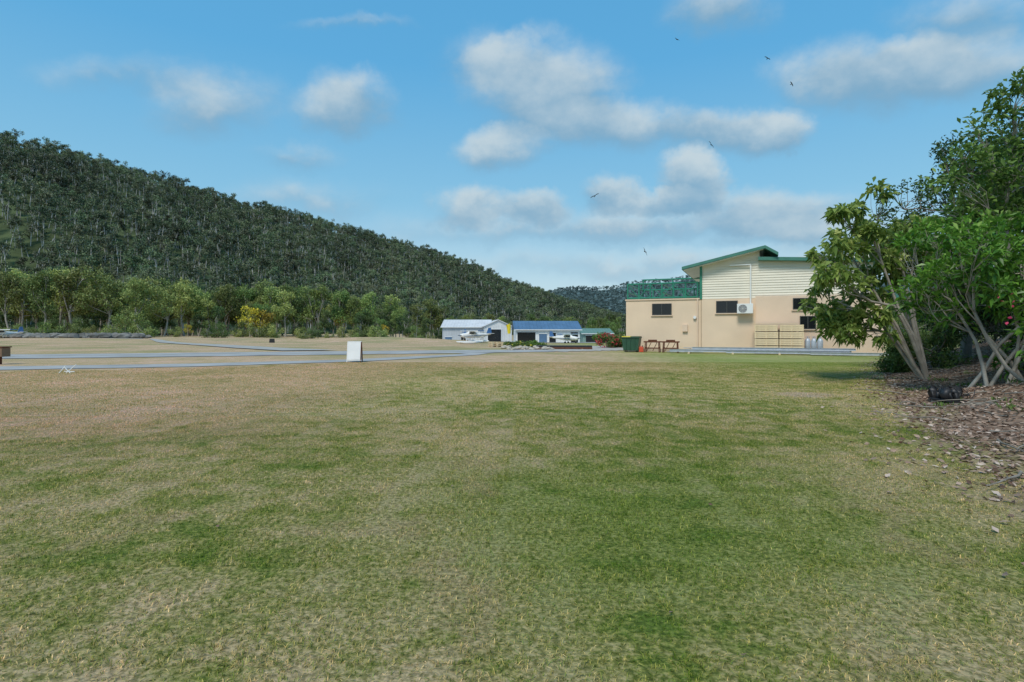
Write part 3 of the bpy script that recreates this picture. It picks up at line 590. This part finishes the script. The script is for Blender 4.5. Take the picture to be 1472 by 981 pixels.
def rocks(name,pts,rmin,rmax,mat):
    mb=MB()
    for (x,y) in pts:
        r=R.uniform(rmin,rmax); z=float(gz(x,y)); k=7; th=np.arange(8)*math.pi/4; V=[]
        for q in range(5):
            f_=math.sin(math.pi*(q+.3)/4.9); V.append(np.stack([x+r*f_*np.cos(th)*R.uniform(.75,1.25,8),y+r*f_*np.sin(th)*R.uniform(.75,1.25,8),z-.2*r+np.full(8,q/4*r*1.1)+R.uniform(-.1,.1,8)*r],1))
        i=np.arange(4)[:,None]*8; j=np.arange(8)[None]; j2=(j+1)%8; mb.add(np.concatenate(V),np.stack([i+j,i+j2,i+8+j2,i+8+j],-1).reshape(-1,4)); 
        mb.add(V[-1],[[0,1,2,3],[0,3,4,7],[4,5,6,7]])
    mb.obj(name,[mat],None,True,())
M_rock=pm('rock',(.20,.19,.17),.95,.55,.35,bump=.5)
n=460; pxr=R.uniform(-150,215,n); yr=R.uniform(113,121,n); rocks('rock_wall',[XY(a,b) for a,b in zip(pxr,yr)],.35,1.2,M_rock)
n=46; rocks('garden_rocks',[XY(R.uniform(722,795),R.uniform(44,50)) for _ in range(n)],.1,.3,pm('pale_rock',(.45,.40,.33),.95,.3,2))
e=empty('pipe_stack',(*XY(812,46.5),0),-.1)
for k in range(7): cyl('pipe',(-2.2+R.uniform(-.2,.2),k*.2-.6,.1+.14*(k%2)),(2.2,k*.2-.6,.1+.14*(k%2)),.07,M_black if k%2 else M_rust,e)
for dx in (-1.4,1.4): box('bearer',(dx,0,.02),(.1,1.6,.06),M_timber,e)
e=empty('pallet_pile',(*XY(712,54),0),.3)
for k in range(3):
    for j in range(6): box('slat',(0,-.5+.2*j,.12+k*.16),(1.2,.1,.025),M_timber,e,0)
    for j in (-.5,0,.5): box('bearer',(j,0,.06+k*.16),(.09,1.1,.09),M_timber,e,0)

# ------------------------------------------------------------ hangars
def hangar(name,pxl,pxr,Yd,eave,ridge,depth,rot,wall,roofm,doors,side=True):
    x0=(pxl-CX)/F*Yd; x1=(pxr-CX)/F*Yd; w=(x1-x0); z0=float(gz((x0+x1)/2,Yd)); e=empty(name,(x0,Yd,z0),rot)
    prism('walls',[(0,-.3),(w,-.3),(w,eave),(w/2,ridge-.05),(0,eave)],0,depth,wall,e)
    th=.14; o=.35; sl=(ridge-eave)/(w/2)
    prism('roof_l',[(-o,eave-o*sl),(w/2,ridge),(w/2,ridge+th),(-o,eave-o*sl+th)],-o,depth+o,roofm,e)
    prism('roof_r',[(w+o,eave-o*sl),(w/2+.003,ridge),(w/2+.003,ridge+th),(w+o,eave-o*sl+th)],-o,depth+o,roofm,e)
    mb=MB()
    for q in range(int(w/.6)):
        s=q*.6+.3; mb.tube([(s,-.02,0),(s,-.02,eave)],.025,4)
    for q in range(int(depth/.8)): mb.tube([(-.02,q*.8+.3,0),(-.02,q*.8+.3,eave)],.025,4); 
    mb.obj('wall_ribs',[wall],e)
    for (a,b,h) in doors:
        box('door_opening',((a+b)/2*w,-.05,h/2),((b-a)*w,.1,h),M_glass,e,0); box('door_head',((a+b)/2*w,-.1,h+.08),((b-a)*w+.2,.1,.16),M_white,e,0)  # dark panel on the wall stands in for the shaded open interior
        for xx in (a,b): box('door_jamb',(xx*w,-.1,h/2),(.12,.1,h),M_white,e,0)
    return e,w
def longshed(name,pxl,pxr,Yd,eave,ridge,depth,rot,wall,roofm,doors):
    x0=(pxl-CX)/F*Yd; x1=(pxr-CX)/F*Yd; w=x1-x0; z0=float(gz((x0+x1)/2,Yd)); e=empty(name,(x0,Yd,z0),rot)
    v=[(0,0,-.3),(w,0,-.3),(w,depth,-.3),(0,depth,-.3),(0,0,eave),(w,0,eave),(w,depth,eave),(0,depth,eave),(0,depth/2,ridge),(w,depth/2,ridge)]
    me=bpy.data.meshes.new('walls'); me.from_pydata(v,[],[(0,1,5,4),(1,2,6,9,5),(2,3,7,6),(3,0,4,8,7)]); me.materials.append(wall); link(bpy.data.objects.new('walls',me),e)
    o=.4; sl=(ridge-eave)/(depth/2); th=.12
    for nm,ya,yb in (('roof_front',-o,depth/2),('roof_back',depth+o,depth/2)):
        za=eave-o*sl; vv=[(-o,ya,za+.02),(w+o,ya,za+.02),(w+o,yb,ridge+.02),(-o,yb,ridge+.02)]; vv+= [(a,b,c+th) for a,b,c in vv]
        me=bpy.data.meshes.new(nm); me.from_pydata(vv,[],[(0,3,2,1),(4,5,6,7),(0,1,5,4),(1,2,6,5),(2,3,7,6),(3,0,4,7)]); me.materials.append(roofm); link(bpy.data.objects.new(nm,me),e)
        mb=MB()
        for q in range(int((w+.8)/.7)): s=-o+.2+q*.7; mb.tube([(s,ya,za+th+.03),(s,yb,ridge+th+.03)],.03,4)
        mb.obj(nm+'_ribs',[roofm],e)
    box('gutter',(w/2,-o-.06,eave-o*sl+.06),(w+.8,.12,.14),M_white,e,0)
    mb=MB()
    for q in range(int(w/.6)): mb.tube([(q*.6+.3,-.015,0),(q*.6+.3,-.015,eave-.2)],.02,4)
    mb.obj('wall_ribs',[wall],e)
    for (a,b,h,m_) in doors:
        box('door',((a+b)/2*w,-.06,h/2),((b-a)*w,.1,h),m_,e,0); box('door_head',((a+b)/2*w,-.12,h+.07),((b-a)*w+.2,.1,.14),M_white,e,0)
    return e
M_shedgrey=pm('shed_grey_wall',(.48,.50,.52),.6,.1,.6)
longshed('white_hangar',636,703,132,3.5,5.2,13,0.0,M_shedgrey,M_zinc,[(.06,.2,1.2,M_blue),(.4,.5,1.4,M_glass),(.62,.8,2.4,M_shed)])
hangar('white_hangar',696,736,128,3.6,5.0,12,.12,M_shed,M_zinc,[(.12,.62,2.9)])
longshed('blue_roof_hangar',742,834,104,2.4,3.9,9,.05,M_white,M_blue,[(.02,.3,1.9,M_glass),(.36,.48,1.6,M_blue),(.52,.62,1.8,M_glass),(.86,.97,1.9,M_glass)])  # dark glass panels here paint the shade of open bays
longshed('green_roof_hangar',838,880,122,1.9,2.9,9,.03,pm('shed_green_wall',(.22,.33,.28)),pm('sea_green_roof',(.14,.25,.20),.6),[(.1,.45,1.5,M_glass),(.55,.9,1.5,M_glass)])

# ------------------------------------------------------------ aircraft
def plane(name,px,Yd,rot,floats,body,trim,scale=1.0):
    x,y=XY(px,Yd); e=empty(name,(x,y,float(gz(x,y))),rot,scale); h=1.9 if floats else 1.15
    loft('fuselage',[(-1.7,.02,.02,h),(-1.6,.3,.3,h),(-1.0,.48,.46,h),(-.2,.55,.55,h+.05),(.3,.56,.72,h+.2),(1.6,.56,.72,h+.2),(2.4,.45,.5,h+.12),(4.2,.22,.26,h+.2),(5.6,.06,.12,h+.3),(5.7,.01,.02,h+.3)],body,e)
    loft('windscreen',[(.08,.3,.18,h+.5),(.25,.59,.30,h+.48),(1.7,.59,.28,h+.48),(2.1,.4,.1,h+.45)],M_glass,e)
    box('wing',(1.0,0,h+.98),(1.5,10.6,.16),body,e,.06); box('wing_tip',(1.0,5.35,h+1.0),(1.4,.15,.2),trim,e,.05); box('wing_tip_b',(1.0,-5.35,h+1.0),(1.4,.15,.2),trim,e,.05)
    for sg in (-1,1): cyl('strut',(1.0,sg*.5,h-.35),(1.0,sg*2.7,h+.9),.05,body,e,8)
    prism('fin',[(4.5,h+.35),(5.0,h+1.7),(5.6,h+1.75),(5.8,h+.3)],-.05,.05,trim,e); box('tailplane',(5.3,0,h+.45),(.85,3.4,.08),body,e,.03)
    loft('stripe',[(-1.0,.50,.10,h-.12),(.3,.60,.12,h-.1),(1.7,.59,.12,h-.05),(4.2,.235,.07,h+.12)],trim,e); cyl('spinner',(-1.68,0,h),(-1.95,0,h),.14,trim,e,10,.02)
    for a in (0,math.pi): box('propeller',(-1.8,.55*math.cos(a),h),(.05,1.05,.14),M_black,e,.02)
    if floats:
        for sg in (-1,1):
            loft('float',[(-2.2,.03,.03,.55),(-2.0,.22,.16,.48),(-1,.36,.3,.36),(.8,.36,.32,.33),(.85,.34,.24,.4),(3.2,.12,.1,.5),(3.3,.02,.02,.5)],body,e).location=(0,sg*1.15,0)
            for xx in (-.6,1.5): cyl('float_strut',(xx,sg*1.15,.6),(xx,sg*.4,h-.4),.05,body,e,8)
        for xx in (-.6,1.5): cyl('spreader',(xx,-1.15,.62),(xx,1.15,.62),.04,body,e,8)
    else:
        for (xx,yy) in ((-1.0,0),(1.3,1.1),(1.3,-1.1)): cyl('gear_leg',(xx,yy*.4,h-.5),(xx,yy,.25),.05,body,e,8); cyl('wheel',(xx,yy-.08,.22),(xx,yy+.08,.22),.22,M_black,e,14)
M_pblue=pm('plane_blue',(.05,.14,.32),.35)
plane('floatplane',672,70,.45,True,M_white,M_pblue,.56); plane('floatplane',690,92,2.5,True,M_white,M_pblue,.6); plane('light_aircraft',822,84,2.7,False,M_white,M_pblue,.62)
e=empty('yellow_windsock',(*XY(730,98),float(gz(*XY(730,98)))))
cyl('pole',(0,0,0),(0,0,2.9),.05,M_white,e); 
mb=MB(); mb.tube([(0,0,3.1),(.15,0,2.8),(.2,0,2.2),(.22,0,1.5)],[.42,.38,.32,.25],12); mb.obj('sock',[M_yelp],e)
plane('light_aircraft',-8,105,1.2,False,M_white,M_pblue,.8)

# ------------------------------------------------------------ sign
x,y=XY(510,27.3); e=empty('sandwich_board_sign',(x,y,0),.06)
for sg in (-1,1):
    o=box('panel',(0,sg*.13,.55),(.60,.02,.86),M_white,e,.004,(sg*.2,0,0)) 
    for dx in (-.32,.32): 
        b_=box('frame_leg',(dx,sg*.13,.5),(.035,.035,1.0),M_rust if dx>0 else M_white,e,.004,(sg*.2,0,0))
    box('top_rail',(0,sg*.045,.99),(.66,.03,.035),M_white,e,.004); box('bottom_rail',(0,sg*.225,.1),(.66,.03,.035),M_white,e,.004)
x,y=XY(95,20.2); e=empty('broken_white_posts',(x,y,0))
for (a,b) in (((-.25,0,0),(-.1,.1,.25)),((0,0,0),(.32,.05,.3)),((-.1,.05,.06),(.3,0,.05)),((.15,0,0),(-.05,0,.2))): cyl('stick',a,b,.015,M_white,e,8)
x,y=XY(-1,25.5); e=empty('timber_bollard_box',(x,y,float(gz(x,y)))); box('post',(0,0,.3),(.14,.14,.6),M_rust,e); box('head',(0,0,.55),(.62,.45,.4),pm('brown_timber',(.20,.12,.07)),e); box('cap',(0,0,.78),(.7,.52,.05),M_rust,e)
for px_,yd in ((391,84),):
    x,y=XY(px_,yd); e=empty('taxiway_marker',(x,y,float(gz(x,y)))); box('base',(0,0,.03),(.6,.5,.06),M_black,e); prism('board',[(-.4,.06),(.4,.06),(.33,.6),(-.33,.6)],-.08,.08,M_black,e)
x,y=XY(1378,11.6); e=empty('black_plant_pots',(x,y,float(gz(x,y))))
for k in range(9):
    cx_,cy_=R.uniform(-.38,.38),R.uniform(-.2,.2); mb=MB(); r_=R.uniform(.07,.12); til=R.normal(size=2)*.06
    mb.tube([(cx_,cy_,0),(cx_,cy_,.01),(cx_+til[0],cy_+til[1],.17),(cx_+til[0],cy_+til[1],.19),(cx_+til[0]*.9,cy_+til[1]*.9,.17),(cx_,cy_,.04)],[.001,r_*.7,r_,r_*1.08,r_*.9,.001],14); mb.obj('pot',[M_black],e)
box('tray',(0,0,.012),(.95,.5,.03),M_black,e,.004,(0.03,.05,.2))
mb=MB()
for k in range(16): a=R.uniform(-.45,.45,2)*np.array([1,.5]); mb.tube(bend((a[0],a[1],.05),(a[0]+R.normal()*.25,a[1]+R.normal()*.15,R.uniform(.1,.32)),5,.2),.007,4)
mb.obj('wire_tangle',[M_black],e)
x,y=XY(1320,19.5); e=empty('plant_pot',(x,y,float(gz(x,y)))); mb=MB(); mb.tube([(0,0,0),(0,0,.01),(0,0,.22),(0,0,.25),(0,0,.05)],[.001,.11,.15,.16,.001],16); mb.obj('pot',[M_black],e)

# ------------------------------------------------------------ birds
M_bird=pm('kite_feathers',(.035,.028,.022),.8)
def bird(px,py,Yd,span,yaw,roll):
    x,y=XY(px,Yd); e=empty('black_kite_bird',(x,y,CH+(HZ-py)*Yd/F),yaw); e.rotation_euler=(roll,.1,yaw); s=span/1.4; e.scale=(s,s,s)
    loft('body',[(-.3,.005,.005,.02),(-.26,.035,.035,.02),(-.18,.05,.05,.01),(-.05,.075,.07,0),(.12,.06,.055,0),(.26,.025,.02,.01),(.3,.01,.01,.01)],M_bird,e,10)
    v=[(-.12,.04,.03),(-.16,.3,.10),(-.08,.52,.10),(.04,.72,.04),(.10,.66,.04),(.10,.5,.07),(.08,.3,.08),(.12,.04,.02)]
    for sg in (-1,1):
        me=bpy.data.meshes.new('wing'); vv=[(a,b*sg,c) for a,b,c in v]; me.from_pydata(vv,[],[(0,1,6,7),(1,2,5,6),(2,3,4,5)]); me.materials.append(M_bird); o=link(bpy.data.objects.new('wing',me),e); o.modifiers.new('s','SOLIDIFY').thickness=.015
    me=bpy.data.meshes.new('tail'); me.from_pydata([(.22,-.03,0.01),(.22,.03,.01),(.5,.12,.01),(.46,0,.01),(.5,-.12,.01)],[],[(0,1,2,3),(0,3,4)]); me.materials.append(M_bird); o=link(bpy.data.objects.new('tail',me),e); o.modifiers.new('s','SOLIDIFY').thickness=.01
    mb=MB(); mb.tube([(-.3,0,.02),(-.34,0,.01),(-.35,0,0)],[.014,.008,.001],6); mb.obj('beak',[M_bird],e)
for a in [(973,57,100,1.4,.6,.7),(1103,84,115,1.3,1.4,.6),(1138,121,115,1.1,2.0,.9),(1022,208,90,1.3,1.2,1.0),(855,282,95,1.6,1.5,-.5),(927,362,80,1.4,.9,1.1)]: bird(*a)

# ------------------------------------------------------------ sky
w=bpy.data.worlds.new('World'); scene.world=w; w.use_nodes=True; N,L=w.node_tree.nodes,w.node_tree.links; bg=N['Background']; bg.inputs[1].default_value=.1
try: w.cycles.sampling_method='NONE'
except Exception as ex: print(ex)
EL,AZ=math.radians(52),math.radians(205)
sky=N.new('ShaderNodeTexSky'); sky.sky_type='NISHITA'; sky.sun_disc=False; sky.sun_elevation=EL; sky.sun_rotation=AZ; sky.air_density=1.0; sky.dust_density=.6
tc=N.new('ShaderNodeTexCoord'); sep=N.new('ShaderNodeSeparateXYZ'); L.new(tc.outputs['Generated'],sep.inputs[0])
ay_=M('MAXIMUM',M('ABSOLUTE',sep.outputs[1]),.06); u=M('DIVIDE',sep.outputs[0],ay_); v=M('DIVIDE',sep.outputs[2],ay_)
def wn(sc,det,ro=.55,sx=1,sz=1):
    mp=N.new('ShaderNodeMapping'); mp.inputs['Scale'].default_value=(sx,sx,sz); L.new(tc.outputs['Generated'],mp.inputs[0]); n=N.new('ShaderNodeTexNoise'); n.inputs['Scale'].default_value=sc; n.inputs['Detail'].default_value=det; n.inputs['Roughness'].default_value=ro; L.new(mp.outputs[0],n.inputs['Vector']); return n
nz=wn(8,5,.62); nf=wn(11,6,.54,1,1.5)
sepn=N.new('ShaderNodeSeparateColor'); L.new(nz.outputs['Color'],sepn.inputs[0])
u2=M('ADD',u,M('MULTIPLY',M('SUBTRACT',sepn.outputs[0],.5),.15)); v2=M('ADD',v,M('MULTIPLY',M('SUBTRACT',sepn.outputs[1],.5),.10))
blobs=[(310,150,105,52,.65),(190,110,150,28,.4),(505,150,82,50,.9),(790,122,125,74,.95),(885,185,135,46,.8),(700,80,75,40,.45),(715,215,72,34,.75),(1060,188,105,36,.9),(1130,180,45,30,.5),(1250,108,140,60,.9),(1330,75,60,38,.8),(1035,15,88,42,.75),
(880,285,50,28,.95),(1000,262,54,46,1.2),(960,294,50,20,.95),(675,292,58,32,.8),(765,300,50,24,.8),(1100,302,115,36,.8),(1410,95,120,56,.75),(1390,20,110,40,.65),(430,225,75,24,.5),(500,36,95,12,.35),
(900,330,380,30,.6),(450,285,150,34,.4),(1000,385,560,26,.4),(1190,345,140,26,.5)]
acc=None; sw=None
for (bx,by,rx,ry,am) in blobs:
    du=M('MULTIPLY',M('SUBTRACT',u2,(bx-CX)/F),F/(rx*1.2)); dv=M('MULTIPLY',M('SUBTRACT',v2,(HZ-by)/F),F/(ry*1.2))
    d=M('SUBTRACT',1.0,M('SQRT',M('MULTIPLY_ADD',du,du,M('MULTIPLY',dv,dv))),clamp=True)
    d=M('MULTIPLY',d,am); acc=d if acc is None else M('ADD',acc,d); sw=M('MULTIPLY',d,dv) if sw is None else M('MULTIPLY_ADD',d,dv,sw)
shade=M('DIVIDE',sw,M('ADD',acc,.02))
dens=M('ADD',acc,M('MULTIPLY',M('SUBTRACT',nf.outputs['Fac'],.5),M('MINIMUM',M('MULTIPLY',acc,2.6),.8)))
alpha=MR(dens,.0,.66,0,.86)
sh=MR(M('ADD',M('ADD',shade,.0),M('MULTIPLY',M('SUBTRACT',nf.outputs['Fac'],.5),1.4)),-.5,.65)
ccol=MIX(sh,(2.1,3.9,5.5),(5.9,6.8,7.2))
grad=ramp(N,[(0,(.64,.77,.82)),(.08,(.50,.71,.82)),(.22,(.25,.57,.81)),(.42,(.115,.44,.78)),(1,(.06,.29,.6))]); L.new(sep.outputs[2],grad.inputs[0])
g10=MIX(1.0,grad.outputs[0],(10.,10.,10.),'MULTIPLY')
base=MIX(.85,sky.outputs[0],g10); fin=MIX(alpha,base,ccol); L.new(fin,bg.inputs[0])
sun=bpy.data.lights.new('sun','SUN'); sun.energy=2.6; sun.angle=math.radians(18); sun.color=(1,.94,.84); so=bpy.data.objects.new('sun',sun); link(so)
dirv=Vector((math.sin(AZ)*math.cos(EL),math.cos(AZ)*math.cos(EL),math.sin(EL))); so.rotation_euler=dirv.to_track_quat('Z','Y').to_euler()
# ------------------------------------------------------------ camera
cam=bpy.data.cameras.new('camera'); cam.sensor_width=36; cam.lens=36*F/1472; cam.clip_end=6000; cam.clip_start=.05; cam.shift_y=-(490.5-HZ)/1472
co=bpy.data.objects.new('camera',cam); co.location=(0,0,CH); co.rotation_euler=(math.radians(90),0,0); link(co); scene.camera=co
scene.view_settings.view_transform='Standard'; scene.view_settings.look='None'; scene.view_settings.exposure=0
